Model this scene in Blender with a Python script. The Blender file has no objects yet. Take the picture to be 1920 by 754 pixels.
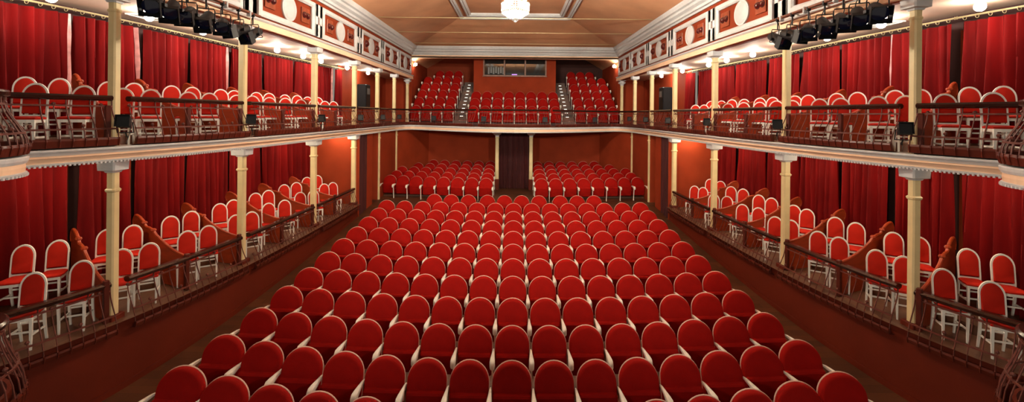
import bpy, math, random
from mathutils import Vector, Matrix, Euler
random.seed(7)
S = bpy.context.scene
COL = S.collection
H = 4.6                      # eye height above the zero level; levels below are written relative to the eye
PI = math.pi
ORD = ['zeroth', 'first', 'second', 'third', 'fourth', 'fifth', 'sixth', 'seventh', 'eighth', 'ninth', 'tenth', 'eleventh',
       'twelfth', 'thirteenth', 'fourteenth', 'fifteenth', 'sixteenth', 'seventeenth', 'eighteenth', 'nineteenth', 'twentieth']
SIDE = {1: 'right', -1: 'left'}

# ------------------------------------------------------------------ materials
def mat(name, col, rough=0.6, metal=0.0, var=0.0, scale=8.0, bump=0.0, sheen=0.0, spec=0.5, bscale=None, stretch=None):
    m = bpy.data.materials.new(name); m.use_nodes = True
    nt = m.node_tree; b = nt.nodes['Principled BSDF']
    b.inputs['Base Color'].default_value = (*col, 1)
    b.inputs['Roughness'].default_value = rough
    b.inputs['Metallic'].default_value = metal
    b.inputs['Specular IOR Level'].default_value = spec
    if sheen:
        b.inputs['Sheen Weight'].default_value = sheen
        b.inputs['Sheen Roughness'].default_value = 0.4
        b.inputs['Sheen Tint'].default_value = (min(1, col[0] * 2.2), col[1] * 3, col[2] * 3, 1)
    tc = nt.nodes.new('ShaderNodeTexCoord')
    mp = nt.nodes.new('ShaderNodeMapping'); nt.links.new(tc.outputs['Object'], mp.inputs['Vector'])
    if stretch: mp.inputs['Scale'].default_value = stretch
    if var:
        n = nt.nodes.new('ShaderNodeTexNoise'); n.inputs['Scale'].default_value = scale; n.inputs['Detail'].default_value = 4
        nt.links.new(mp.outputs['Vector'], n.inputs['Vector'])
        r = nt.nodes.new('ShaderNodeValToRGB')
        r.color_ramp.elements[0].position = 0.3; r.color_ramp.elements[1].position = 0.7
        r.color_ramp.elements[0].color = (*[c * (1 - var) for c in col], 1)
        r.color_ramp.elements[1].color = (*[min(1, c * (1 + var)) for c in col], 1)
        nt.links.new(n.outputs['Fac'], r.inputs['Fac']); nt.links.new(r.outputs['Color'], b.inputs['Base Color'])
    if bump:
        n2 = nt.nodes.new('ShaderNodeTexNoise'); n2.inputs['Scale'].default_value = bscale or scale * 6; n2.inputs['Detail'].default_value = 3
        nt.links.new(mp.outputs['Vector'], n2.inputs['Vector'])
        bp = nt.nodes.new('ShaderNodeBump'); bp.inputs['Strength'].default_value = bump; bp.inputs['Distance'].default_value = 0.02
        nt.links.new(n2.outputs['Fac'], bp.inputs['Height']); nt.links.new(bp.outputs['Normal'], b.inputs['Normal'])
    return m

def emit(name, col, strength):
    m = bpy.data.materials.new(name); m.use_nodes = True
    nt = m.node_tree; nt.nodes.clear()
    e = nt.nodes.new('ShaderNodeEmission'); o = nt.nodes.new('ShaderNodeOutputMaterial')
    e.inputs['Color'].default_value = (*col, 1); e.inputs['Strength'].default_value = strength
    nt.links.new(e.outputs[0], o.inputs[0])
    return m

def planks(name, c1, c2, c3, rot=0.0, rough=0.35, rh=0.11):
    m = bpy.data.materials.new(name); m.use_nodes = True
    nt = m.node_tree; b = nt.nodes['Principled BSDF']; b.inputs['Roughness'].default_value = rough
    tc = nt.nodes.new('ShaderNodeTexCoord'); mp = nt.nodes.new('ShaderNodeMapping')
    mp.inputs['Rotation'].default_value = (0, 0, rot)
    nt.links.new(tc.outputs['Object'], mp.inputs['Vector'])
    br = nt.nodes.new('ShaderNodeTexBrick'); br.offset = 0.37; br.inputs['Scale'].default_value = 1.0
    br.inputs['Brick Width'].default_value = 1.1; br.inputs['Row Height'].default_value = rh
    br.inputs['Mortar Size'].default_value = 0.003; br.inputs['Bias'].default_value = -0.1
    br.inputs['Color1'].default_value = (*c1, 1); br.inputs['Color2'].default_value = (*c2, 1)
    br.inputs['Mortar'].default_value = (0.006, 0.003, 0.002, 1)
    nt.links.new(mp.outputs['Vector'], br.inputs['Vector'])
    mp2 = nt.nodes.new('ShaderNodeMapping'); mp2.inputs['Scale'].default_value = (1.2, 14, 1)
    nt.links.new(mp.outputs['Vector'], mp2.inputs['Vector'])
    n = nt.nodes.new('ShaderNodeTexNoise'); n.inputs['Scale'].default_value = 1.6; n.inputs['Detail'].default_value = 5
    nt.links.new(mp2.outputs['Vector'], n.inputs['Vector'])
    mx = nt.nodes.new('ShaderNodeMix'); mx.data_type = 'RGBA'
    nt.links.new(n.outputs['Fac'], mx.inputs['Factor'])
    nt.links.new(br.outputs['Color'], mx.inputs[6]); mx.inputs[7].default_value = (*c3, 1)
    nt.links.new(mx.outputs[2], b.inputs['Base Color'])
    return m

M = {}
M['velvet'] = mat('red_velvet', (0.265, 0.0045, 0.0026), 0.8, var=0.12, scale=5, bump=0.12, bscale=90, sheen=0.12, spec=0.08)
M['fabric'] = mat('orange_red_fabric', (0.44, 0.016, 0.007), 0.8, var=0.08, scale=6, bump=0.1, bscale=120, sheen=0.05, spec=0.12)
M['cream'] = mat('cream_paint', (0.82, 0.80, 0.70), 0.45, var=0.05, scale=12)
M['white'] = mat('white_chair_paint', (0.86, 0.83, 0.74), 0.45, var=0.04, scale=12)
M['rim'] = mat('pale_pink_piping', (0.60, 0.36, 0.28), 0.5)
M['column'] = mat('cream_column_paint', (0.72, 0.58, 0.30), 0.5, var=0.08, scale=4, bump=0.05, bscale=20)
M['stucco'] = mat('white_plaster_moulding', (0.60, 0.61, 0.61), 0.6, var=0.05, scale=9, bump=0.1, bscale=40)
M['peach'] = mat('peach_plaster', (0.92, 0.64, 0.43), 0.7, spec=0.15, var=0.05, scale=3)
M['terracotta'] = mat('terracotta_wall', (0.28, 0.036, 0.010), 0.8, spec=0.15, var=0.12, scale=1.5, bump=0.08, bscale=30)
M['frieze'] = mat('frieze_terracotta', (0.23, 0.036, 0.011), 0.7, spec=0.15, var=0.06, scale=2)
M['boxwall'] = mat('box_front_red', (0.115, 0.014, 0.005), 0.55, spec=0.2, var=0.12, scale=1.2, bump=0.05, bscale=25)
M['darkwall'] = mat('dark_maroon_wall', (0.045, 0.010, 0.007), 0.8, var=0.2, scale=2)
M['black'] = mat('matt_black_metal', (0.007, 0.0075, 0.009), 0.55, var=0.2, scale=10, spec=0.3)
M['lens'] = mat('dark_blue_glass', (0.006, 0.008, 0.03), 0.12, spec=0.8)
M['curtain'] = mat('crimson_curtain', (0.145, 0.0028, 0.0028), 0.75, var=0.35, scale=1.6, bump=0.1, bscale=60, sheen=0.06, spec=0.1, stretch=(3, 3, 0.3))
M['darkcurtain'] = mat('dark_door_curtain', (0.045, 0.002, 0.002), 0.8, var=0.2, scale=1.2, sheen=0.2, stretch=(3, 3, 0.4))
M['lining'] = mat('pale_curtain_lining', (0.62, 0.26, 0.24), 0.35, var=0.3, scale=6)
M['handrail'] = mat('polished_dark_wood', (0.028, 0.008, 0.005), 0.2, var=0.25, scale=5, spec=0.4)
M['iron'] = mat('brown_wrought_iron', (0.12, 0.034, 0.024), 0.5, spec=0.3, var=0.2, scale=20)
M['tray'] = mat('dark_red_wood', (0.085, 0.013, 0.006), 0.4, spec=0.3, var=0.2, scale=4)
M['partition'] = mat('red_brown_wood', (0.28, 0.036, 0.009), 0.42, spec=0.25, var=0.2, scale=3, stretch=(1, 1, 4))
M['ceiling'] = mat('tan_ceiling_paint', (0.68, 0.34, 0.175), 0.8, var=0.13, scale=0.7)
M['soffit'] = mat('pink_soffit_paint', (0.66, 0.47, 0.35), 0.7, var=0.05, scale=1)
M['brass'] = mat('brass_rod', (0.62, 0.52, 0.28), 0.35, metal=0.5)
M['ball'] = mat('glossy_oxblood', (0.07, 0.006, 0.005), 0.10, spec=0.7)
M['plate'] = mat('varnished_plate', (0.26, 0.055, 0.022), 0.35, var=0.3, scale=9)
M['pipe'] = mat('rusty_brown_pipe', (0.16, 0.055, 0.03), 0.4, metal=0.3, var=0.3, scale=14)
M['floor'] = planks('dark_plank_floor', (0.135, 0.045, 0.016), (0.016, 0.005, 0.002), (0.080, 0.028, 0.010), rough=0.5, rh=0.17)
M['boxfloor'] = planks('box_plank_floor', (0.12, 0.05, 0.024), (0.055, 0.022, 0.011), (0.16, 0.075, 0.04), rot=PI / 2, rough=0.5)
M['bulb'] = emit('lit_bulb', (1.0, 0.93, 0.80), 210)
M['wallbulb'] = emit('lit_wall_bulb', (1.0, 0.85, 0.65), 120)
M['lowbulb'] = emit('lit_box_bulb', (1.0, 0.84, 0.60), 480)
M['chbulb'] = emit('lit_chandelier_bulb', (1.0, 0.90, 0.74), 3800)
M['crystal'] = mat('crystal', (0.9, 0.92, 0.9), 0.08, spec=0.9)
M['steplight'] = emit('step_marker_light', (1.0, 0.95, 0.82), 2.6)
M['violet'] = emit('violet_screen', (0.55, 0.25, 1.0), 1.6)
M['boothglass'] = mat('dark_booth_glass', (0.012, 0.014, 0.014), 0.05, spec=0.8)
M['boothwood'] = mat('booth_wood', (0.22, 0.09, 0.05), 0.45, var=0.2, scale=6)
M['vent'] = mat('white_vent', (0.72, 0.74, 0.72), 0.5)
M['stage'] = mat('stage_curtain_black', (0.03, 0.02, 0.02), 0.9)
M['grey'] = mat('grey_paint', (0.13, 0.14, 0.14), 0.5)

# ------------------------------------------------------------------ mesh helpers
class MB:
    def __init__(self): self.v = []; self.f = []
    def add(self, vs, fs):
        n = len(self.v); self.v += [tuple(p) for p in vs]; self.f += [tuple(i + n for i in f) for f in fs]
    def box(self, c, s, rz=0.0, bev=0.0, mtx=None):
        hx, hy, hz = s[0] / 2, s[1] / 2, s[2] / 2
        b = min(bev, hx * .95, hy * .95, hz * .95)
        pts, fs = [], []
        if b <= 0:
            pts = [(x, y, z) for z in (-hz, hz) for y in (-hy, hy) for x in (-hx, hx)]
            fs = [(0, 2, 3, 1), (4, 5, 7, 6), (0, 1, 5, 4), (2, 6, 7, 3), (0, 4, 6, 2), (1, 3, 7, 5)]
        else:   # stacked octagonal rings give chamfered edges
            def ring(z, i):
                a, d = hx - i, hy - i
                return [(a - b, -d, z), (a, -d + b, z), (a, d - b, z), (a - b, d, z), (-a + b, d, z), (-a, d - b, z), (-a, -d + b, z), (-a + b, -d, z)]
            rings = [ring(-hz, b * .7), ring(-hz + b, 0), ring(hz - b, 0), ring(hz, b * .7)]
            pts = sum(rings, [])
            for k in range(3):
                for j in range(8):
                    fs.append((k * 8 + j, k * 8 + (j + 1) % 8, k * 8 + 8 + (j + 1) % 8, k * 8 + 8 + j))
            fs.append(tuple(range(7, -1, -1))); fs.append(tuple(range(24, 32)))
        cr, sr = math.cos(rz), math.sin(rz)
        out = []
        for x, y, z in pts:
            p = Vector((x * cr - y * sr, x * sr + y * cr, z)) + Vector(c)
            out.append(mtx @ p if mtx else p)
        self.add(out, fs)
    def tube(self, path, r, n=8, caps=True, closed=False, mtx=None):
        P = [Vector(p) for p in path]
        if mtx: P = [mtx @ p for p in P]
        rs = r if isinstance(r, (list, tuple)) else [r] * len(P)
        up = None; rings = []
        for i, p in enumerate(P):
            if closed: t = P[(i + 1) % len(P)] - P[i - 1]
            else: t = P[min(i + 1, len(P) - 1)] - P[max(i - 1, 0)]
            if t.length < 1e-9: t = Vector((0, 0, 1))
            t.normalize()
            if up is None: up = t.orthogonal().normalized()
            up = (up - t * up.dot(t))
            if up.length < 1e-6: up = t.orthogonal()
            up.normalize(); w = t.cross(up)
            rings.append([p + (up * math.cos(2 * PI * k / n) + w * math.sin(2 * PI * k / n)) * rs[i] for k in range(n)])
        vs = sum(rings, []); fs = []
        m = len(rings)
        for i in range(m if closed else m - 1):
            for k in range(n):
                a, b2 = i * n + k, i * n + (k + 1) % n
                c2, d = ((i + 1) % m) * n + (k + 1) % n, ((i + 1) % m) * n + k
                fs.append((a, b2, c2, d))
        if caps and not closed:
            fs.append(tuple(range(n - 1, -1, -1))); fs.append(tuple((m - 1) * n + k for k in range(n)))
        self.add(vs, fs)
    def lathe(self, prof, n=16, o=(0, 0, 0), mtx=None):
        vs, fs = [], []
        for r, z in prof:
            for k in range(n):
                a = 2 * PI * k / n
                p = Vector((o[0] + r * math.cos(a), o[1] + r * math.sin(a), o[2] + z))
                vs.append(mtx @ p if mtx else p)
        for i in range(len(prof) - 1):
            for k in range(n):
                fs.append((i * n + k, i * n + (k + 1) % n, (i + 1) * n + (k + 1) % n, (i + 1) * n + k))
        if prof[0][0] > 1e-6: fs.append(tuple(range(n - 1, -1, -1)))
        if prof[-1][0] > 1e-6: fs.append(tuple((len(prof) - 1) * n + k for k in range(n)))
        self.add(vs, fs)
    def loops(self, rings, cap0=True, cap1=True, closed=True):
        n = len(rings[0]); vs = sum([list(r) for r in rings], []); fs = []
        for i in range(len(rings) - 1):
            for k in range(n if closed else n - 1):
                fs.append((i * n + k, i * n + (k + 1) % n, (i + 1) * n + (k + 1) % n, (i + 1) * n + k))
        if cap0: fs.append(tuple(range(n - 1, -1, -1)))
        if cap1: fs.append(tuple((len(rings) - 1) * n + k for k in range(n)))
        self.add(vs, fs)
    def sweep(self, path, prof, caps=True):
        """prof: closed list of (inward offset, z) swept along a plan path."""
        nrm = normals(path)
        rings = []
        for (x, y), (nx, ny) in zip(path, nrm):
            rings.append([(x + nx * o, y + ny * o, z) for o, z in prof])
        self.loops(rings, caps, caps)
    def sheet(self, rows):
        n = len(rows[0]); vs = sum([list(r) for r in rows], [])
        self.add(vs, [(i * n + k, i * n + k + 1, (i + 1) * n + k + 1, (i + 1) * n + k) for i in range(len(rows) - 1) for k in range(n - 1)])
    def mesh(self, name, m, smooth=False):
        me = bpy.data.meshes.new(name); me.from_pydata(self.v, [], self.f); me.validate(); me.update()
        me.materials.append(m)
        if smooth:
            me.polygons.foreach_set('use_smooth', [True] * len(me.polygons))
            try: me.set_sharp_from_angle(angle=math.radians(38))
            except Exception: pass
        return me
    def obj(self, name, m, parent=None, smooth=False, lab=None):
        o = bpy.data.objects.new(name, self.mesh(name, m, smooth)); COL.objects.link(o)
        if parent: o.parent = parent
        if lab: o['label'] = lab
        return o

def normals(path):
    out = []
    for i in range(len(path)):
        a, b = path[max(i - 1, 0)], path[min(i + 1, len(path) - 1)]
        dx, dy = b[0] - a[0], b[1] - a[1]; L = math.hypot(dx, dy) or 1
        out.append((-dy / L, dx / L))
    return out

def link_mesh(name, me, parent=None, lab=None):
    o = bpy.data.objects.new(name, me); COL.objects.link(o)
    if parent: o.parent = parent
    if lab: o['label'] = lab
    return o
def thing(name, label, cat, loc=(0, 0, 0), rz=0.0, group=None, kind='thing'):
    o = bpy.data.objects.new(name, None); COL.objects.link(o)
    o.empty_display_size = 0.1; o.location = loc; o.rotation_euler = (0, 0, rz)
    return tag(o, label, cat, group, kind)
def tag(o, label, cat, group=None, kind='thing'):
    o['label'] = label; o['category'] = cat; o['kind'] = kind
    if group: o['group'] = group
    return o
def struct(o, label, cat):
    o['kind'] = 'structure'; o['label'] = label; o['category'] = cat
    return o
def smoothpath(pts, n=6):
    P = [Vector(p) for p in pts]; out = []
    for i in range(len(P) - 1):
        p0, p1, p2, p3 = P[max(i - 1, 0)], P[i], P[i + 1], P[min(i + 2, len(P) - 1)]
        for k in range(n):
            t = k / n
            out.append(0.5 * ((2 * p1) + (p2 - p0) * t + (2 * p0 - 5 * p1 + 4 * p2 - p3) * t * t + (3 * p1 - p0 - 3 * p2 + p3) * t ** 3))
    out.append(P[-1]); return [tuple(p) for p in out]
def bar(a, b, w, h, mb, up=(0, 0, 1)):
    """A square-section bar from a to b."""
    a, b = Vector(a), Vector(b); t = (b - a).normalized(); u = Vector(up)
    s = t.cross(u)
    if s.length < 1e-4: s = t.cross(Vector((0, 1, 0)))
    s.normalize(); u = s.cross(t)
    r = lambda p: [p + s * w / 2 + u * h / 2, p - s * w / 2 + u * h / 2, p - s * w / 2 - u * h / 2, p + s * w / 2 - u * h / 2]
    mb.loops([r(a), r(b)])

# ------------------------------------------------------------------ plan of the hall
def XC(D):                       # the line of columns on the house right (the left is its mirror)
    return 5.74 + 0.55 * math.exp(-(D - 6.7) / 2.0)
def XW(D):                       # the curtain wall behind the boxes
    t = 1.80 if D < 12 else max(1.25, 1.80 - 0.11 * (D - 12))
    return XC(D) + t
def fl(D):                       # raked stalls floor
    return H - 4.43 + 0.0763 * (min(D, 17.62) - 6.12)
COLS = [6.70, 9.25, 12.30, 15.30, 17.85, 20.35, 22.85]
BAYS = [5.32, 6.70, 8.0, 9.25, 10.8, 12.3, 13.8, 15.3]

def side_path(D0, D1, off=0.0, n=None):
    n = n or max(3, int((D1 - D0) / 0.18) + 1)
    return [(XC(D0 + (D1 - D0) * i / (n - 1)) - 0.2 - off, D0 + (D1 - D0) * i / (n - 1)) for i in range(n)]
pulpit = [(6.37 + 0.70 * math.cos(math.radians(a)), 4.6 + 0.70 * math.sin(math.radians(a))) for a in range(275, 61, -8)]
corner = [p[:2] for p in smoothpath([(5.54, 18.5, 0), (5.53, 19.3, 0), (5.46, 20.0, 0), (5.27, 20.55, 0), (4.9, 20.75, 0), (4.4, 20.5, 0),
                                    (3.7, 19.95, 0), (2.5, 19.05, 0), (1.3, 18.35, 0), (0.0, 18.05, 0)], 5)]
half = pulpit + side_path(5.30, 18.4) + corner
gallery = half + [(-x, y) for x, y in reversed(half[:-1])]
def mir(path): return [(-x, y) for x, y in reversed(path)]
def sub(D0, D1, s):
    p = side_path(D0, D1)
    return p if s > 0 else mir(p)

# ------------------------------------------------------------------ setting: floor, walls, ceilings
mb = MB()
xs = [-10, -6, -3, 0, 3, 6, 10]
mb.sheet([[(x, y, fl(y)) for x in xs] for y in [1.0 + i * 0.7 for i in range(34)]])
struct(mb.obj('floor', M['floor']), 'dark brown plank floor of the stalls rising gently away from the stage', 'floor')

for s in (1, -1):
    W = SIDE[s]
    # panelled front under the boxes
    p = pulpit + side_path(5.30, 15.35); p = p if s > 0 else mir(p)
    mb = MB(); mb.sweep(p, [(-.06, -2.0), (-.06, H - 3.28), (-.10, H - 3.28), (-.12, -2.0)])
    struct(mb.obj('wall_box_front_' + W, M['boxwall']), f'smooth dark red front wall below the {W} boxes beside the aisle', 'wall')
    mb = MB()
    q = side_path(5.30, 15.35); q = q if s > 0 else mir(q)
    mb.sheet([[(x, y, fl(y) + dz) for (x, y) in [(a + nx * -.045, b + ny * -.045) for (a, b), (nx, ny) in zip(q, normals(q))]] for dz in (-.02, .10)])
    mb.sheet([[(x, y, fl(y) + .10) for (x, y) in [(a + nx * o, b + ny * o) for (a, b), (nx, ny) in zip(q, normals(q))]] for o in (-.045, -.07)])
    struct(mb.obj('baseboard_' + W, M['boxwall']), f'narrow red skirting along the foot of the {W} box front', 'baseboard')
    # box floor and gallery floor
    Ds = [3.0 + i * 0.35 for i in range(36)]; Ds = [d for d in Ds if d < 15.3] + [15.35]
    xi = lambda d: XC(d) - .26
    mb = MB(); mb.sheet([[(s * xi(d), d, H - 3.27) for d in Ds], [(s * (XC(d) + .62), d, H - 3.27) for d in Ds],
                         [(s * (XC(d) + .62), d, H - 3.12) for d in Ds], [(s * (XW(d) + .3), d, H - 3.12) for d in Ds]])
    struct(mb.obj('floor_boxes_' + W, M['boxfloor']), f'stepped brown plank floor of the {W} lower boxes', 'floor')
    Dg = [3.0 + i * 0.35 for i in range(58)]; Dg = [d for d in Dg if d < 23.2] + [23.3]
    mb = MB(); mb.sheet([[(s * (XC(d) - .3), d, H - .58) for d in Dg], [(s * (XC(d) + .62), d, H - .58) for d in Dg],
                         [(s * (XC(d) + .62), d, H - .43) for d in Dg], [(s * (XW(d) + .3), d, H - .43) for d in Dg]])
    struct(mb.obj('floor_gallery_' + W, M['boxfloor']), f'stepped plank floor of the {W} side gallery', 'floor')
    mb = MB(); mb.sheet([[(s * (XC(d) - .3), d, H - .66) for d in Dg], [(s * (XW(d) + .3), d, H - .66) for d in Dg]])
    struct(mb.obj('ceiling_boxes_' + W, M['soffit']), f'pale soffit over the {W} lower boxes', 'ceiling')
    mb = MB(); mb.sheet([[(s * (XC(d) - .05), d, H + 1.90) for d in Dg], [(s * (XW(d) + .3), d, H + 1.90) for d in Dg]])
    struct(mb.obj('ceiling_gallery_' + W, M['soffit']), f'pinkish lamp-lit soffit over the {W} side gallery', 'ceiling')
    # outer wall behind the curtains
    Da = [d for d in Dg if d <= 17.3]
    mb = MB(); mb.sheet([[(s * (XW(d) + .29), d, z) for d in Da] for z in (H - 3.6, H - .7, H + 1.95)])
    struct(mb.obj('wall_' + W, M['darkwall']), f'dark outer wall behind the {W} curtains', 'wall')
    Db = [d for d in Dg if d >= 16.9]
    mb = MB(); mb.sheet([[(s * (XW(d) + .05), d, z) for d in Db] for z in (H - .74, H + 1.95)])
    mb.sheet([[(s * x, 23.3, z) for x in (5.62, 7.4)] for z in (H - .74, H + 1.95)])
    struct(mb.obj('wall_gallery_end_' + W, M['terracotta']), f'terracotta wall at the far end of the {W} side gallery', 'wall')
    # end wall of the lower boxes, side wall of the rear stalls
    mb = MB()
    mb.sheet([[(s * x, 15.36, z) for x in (5.56, XW(15.3) + .3)] for z in (0.2, H - .74)])
    struct(mb.obj('wall_box_end_' + W, M['terracotta']), f'lit terracotta end wall of the {W} lower boxes', 'wall')
    mb = MB()
    mb.sheet([[(s * 5.62, y, z) for y in (16.3, 16.95)] for z in (0.4, H - .7)])
    mb.sheet([[(s * x, 16.95, z) for x in (5.62, 6.1)] for z in (0.4, H - .7)])
    mb.sheet([[(s * x, 17.6, z) for x in (5.62, 6.1)] for z in (0.4, H - .7)])
    mb.sheet([[(s * 6.1, y, z) for y in (16.95, 17.6)] for z in (0.4, H - .7)])
    mb.sheet([[(s * x, y, z) for x, y in ((5.62, 17.6), (5.62, 20.3), (4.5, 22.5), (.85, 22.5), (.85, 20.3))] for z in (0.4, H - .6)])
    struct(mb.obj('wall_rear_stalls_' + W, M['terracotta']), f'terracotta wall round the {W} rear stalls block', 'wall')
    mb = MB()
    mb.sheet([[(s * x, y, z) for x, y in ((5.70, 15.36), (6.9, 15.38), (6.9, 16.3), (5.62, 16.3))] for z in (0.4, H - .7)])
    struct(mb.obj('wall_side_exit_' + W, M['darkwall']), f'dark recess of the {W} side exit', 'wall')
    # thin pilasters on the rear stalls wall
    for nm, yy in (('nearer pilaster of', 17.66), ('corner pilaster of', 20.25)):
        mb = MB(); mb.box((s * 5.585, yy, (0.6 + H - .72) / 2), (.07, .10, H - .72 - .6), bev=.012)
        mb.box((s * 5.575, yy, H - 1.02), (.09, .13, .05), bev=.01)
        struct(mb.obj('trim_pilaster', M['column']), f'thin cream {nm} the {W} rear stalls wall', 'pilaster')
    # wooden posts seen in the gaps between curtains
    for lev, (z0, z1) in (('lower', (H - 3.12, H - .75)), ('upper', (H - .43, H + 1.6))):
        for d in (7.62, 8.72, 9.95, 11.3, 12.65, 14.1):
            mb = MB(); mb.box((s * (XW(d) + .22), d + .07, (z0 + z1) / 2), (.08, .07, z1 - z0))
            struct(mb.obj('trim_door_post', M['frieze']), f'orange door post in a curtain gap of the {W} {lev} boxes', 'door post')
    # frieze wall over the gallery
    fr = [d for d in [2.5 + i * .3 for i in range(80)] if d < 23.25] + [23.3]
    fp = [(XC(d) - .1, d) for d in fr]; fp = fp if s > 0 else mir(fp)
    mb = MB(); mb.sweep(fp, [(0, H + 1.86), (0, H + 3.5), (-.12, H + 3.5), (-.12, H + 1.86)])
    struct(mb.obj('wall_frieze_' + W, M['frieze']), f'terracotta frieze wall above the {W} gallery columns', 'wall')
    mb = MB(); mb.sweep(fp, [(0, H + 1.88), (.10, H + 1.88), (.10, H + 1.95), (.08, H + 2.04), (0, H + 2.04)])
    struct(mb.obj('trim_frieze_band_' + W, M['peach']), f'peach band along the foot of the {W} frieze', 'moulding')
    mb = MB(); mb.sweep(fp, [(0, H + 2.03), (.10, H + 2.03), (.13, H + 2.06), (.13, H + 2.085), (.06, H + 2.11), (0, H + 2.11)])
    struct(mb.obj('trim_frieze_moulding_' + W, M['stucco']), f'grey white moulding along the foot of the {W} frieze', 'moulding')

# rear stalls tiers, rear wall, vestibule, gallery slab over the rear stalls
for s in (1, -1):
    for k in range(5):
        y0 = 17.35 + k * 1.0
        z = fl(20) + 0.068 * k
        mb = MB(); xo = 5.60 if k < 3 else (5.0 if k == 3 else 4.5)
        if k: mb.box((s * (xo + .85) / 2, y0 + .5, z / 2), (xo - .85, 1.0, z), 0)
        if k: struct(mb.obj('floor_tier', M['floor']), f'plank tier under row {ORD[k + 1]} of the {SIDE[s]} rear stalls', 'floor')
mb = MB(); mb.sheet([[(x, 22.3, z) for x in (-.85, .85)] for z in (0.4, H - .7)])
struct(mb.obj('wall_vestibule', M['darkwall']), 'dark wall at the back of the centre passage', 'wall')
# underside and deck of the rear gallery
gp = corner + [(-x, y) for x, y in reversed(corner[:-1])]
for nm, z, m, lb in (('ceiling_rear_stalls', H - .74, M['soffit'], 'soffit over the rear stalls'), ('floor_rear_gallery', H - .57, M['boxfloor'], 'plank walkway of the rear gallery')):
    mb = MB(); rows = []
    a = [(x, y, z) for x, y in gp]; b = [(x, 23.4, z) for x, y in gp]
    mb.sheet([a, b]); struct(mb.obj(nm, m), lb, nm.split('_')[0])

# gallery fascia mouldings
def trim(path, prof, name, m, lab):
    mb = MB(); mb.sweep(path, prof); return struct(mb.obj(name, m), lab, 'moulding')
trim(gallery, [(-.25, H - .545), (.05, H - .548), (.06, H - .56), (.055, H - .60), (.04, H - .632), (-.25, H - .632)], 'trim_1', M['stucco'], 'white ledge moulding on top of the gallery fascia')
trim(gallery, [(-.2, H - .63), (.028, H - .63), (.032, H - .68), (.028, H - .735), (-.2, H - .735)], 'trim_2', M['peach'], 'peach band of the curved gallery fascia')
trim(gallery, [(-.2, H - .73), (.02, H - .73), (.045, H - .742), (.035, H - .765), (-.02, H - .775), (-.2, H - .775)], 'trim_3', M['stucco'], 'white rope moulding under the gallery fascia')
mb = MB()                                        # little teeth of the rope moulding
acc = 0.0; nr = normals(gallery)
for i in range(len(gallery) - 1):
    (x0, y0), (x1, y1) = gallery[i], gallery[i + 1]; L = math.hypot(x1 - x0, y1 - y0); t = (.05 - acc) if acc else 0.0
    t = max(t, 0.0)
    while t < L:
        f = t / L; nx, ny = nr[i]
        mb.box((x0 + (x1 - x0) * f + nx * .045, y0 + (y1 - y0) * f + ny * .045, H - .770), (.022, .022, .026), math.atan2(y1 - y0, x1 - x0))
        t += .05
    acc = (L - (t - .05)) if t >= .05 else acc + L
struct(mb.obj('trim_4', M['stucco']), 'row of small white teeth along the gallery fascia', 'moulding')

# hall ceiling: sloping sides up to a flat field, cornice all round, coffer frame
Z0, Z1, XF, DF, D1 = H + 3.60, H + 4.55, 2.62, 20.1, 23.3
ce = [d for d in [2.5 + i * .5 for i in range(42)] if d < DF]
for s in (1, -1):
    mb = MB(); mb.sheet([[(s * (XC(d) - .25), d, Z0) for d in ce] + [(s * 5.5, D1, Z0)], [(s * XF, d, Z1) for d in ce] + [(s * XF, DF, Z1)]])
    struct(mb.obj('ceiling_slope_' + SIDE[s], M['ceiling']), f'tan sloping {SIDE[s]} side of the hall ceiling', 'ceiling')
mb = MB(); mb.sheet([[(-5.5, D1, Z0), (5.5, D1, Z0)], [(-XF, DF, Z1), (XF, DF, Z1)]])
struct(mb.obj('ceiling_slope_rear', M['ceiling']), 'tan sloping end of the hall ceiling above the gallery beam', 'ceiling')
mb = MB(); mb.sheet([[(-XF, 2.5, Z1), (XF, 2.5, Z1)], [(-XF, DF, Z1), (XF, DF, Z1)]])
struct(mb.obj('ceiling', M['ceiling']), 'flat tan middle field of the hall ceiling', 'ceiling')
cp = [(XC(d) - .1, d) for d in [2.5 + i * .4 for i in range(53)] if d < 23.2] + [(5.63, 23.25)]
cprof = [(0, H + 3.20), (.05, H + 3.20), (.07, H + 3.26), (.13, H + 3.27), (.15, H + 3.34), (.24, H + 3.40), (.26, H + 3.47), (.33, H + 3.50), (.36, H + 3.60), (.36, H + 3.66), (0, H + 3.66)]
for s in (1, -1):
    trim(cp if s > 0 else mir(cp), cprof, 'trim_cornice_' + SIDE[s], M['stucco'], f'stepped white cornice above the {SIDE[s]} frieze')
trim([(5.7, 23.25), (-5.7, 23.25)], [(a, z if z > H + 3.3 else z) for a, z in cprof], 'trim_cornice_rear', M['stucco'], 'stepped white cornice over the rear gallery opening')
mb = MB(); mb.box((0, 23.45, H + 3.38), (11.4, .4, .62))
mb.box((0, 23.42, H + 3.10), (11.4, .34, .07))
struct(mb.obj('trim_beam', M['peach']), 'peach beam spanning the opening of the rear gallery', 'beam')
def rect_frame(x, y0, y1, w, z, th):
    mb = MB()
    prof = [(0, z), (0, z - th * .6), (w * .25, z - th), (w * .5, z - th * .7), (w * .75, z - th), (w, z - th * .5), (w, z)]
    rings = []
    for sx, yy, dx, dy in ((x, y0, -1, 0), (x, y1, -1, -1), (-x, y1, 1, -1), (-x, y0, 1, 0)):
        rings.append([(sx + dx * o, yy + dy * o, zz) for o, zz in prof])
    mb.loops(rings); return mb
struct(rect_frame(2.62, 2.6, 20.1, .20, Z1, .09).obj('trim_ceiling_frame_outer', M['stucco']), 'outer white moulding of the ceiling frame', 'moulding')
struct(rect_frame(2.22, 2.6, 19.35, .22, Z1, .13).obj('trim_ceiling_frame_inner', M['stucco']), 'inner white moulding of the ceiling frame', 'moulding')

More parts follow.
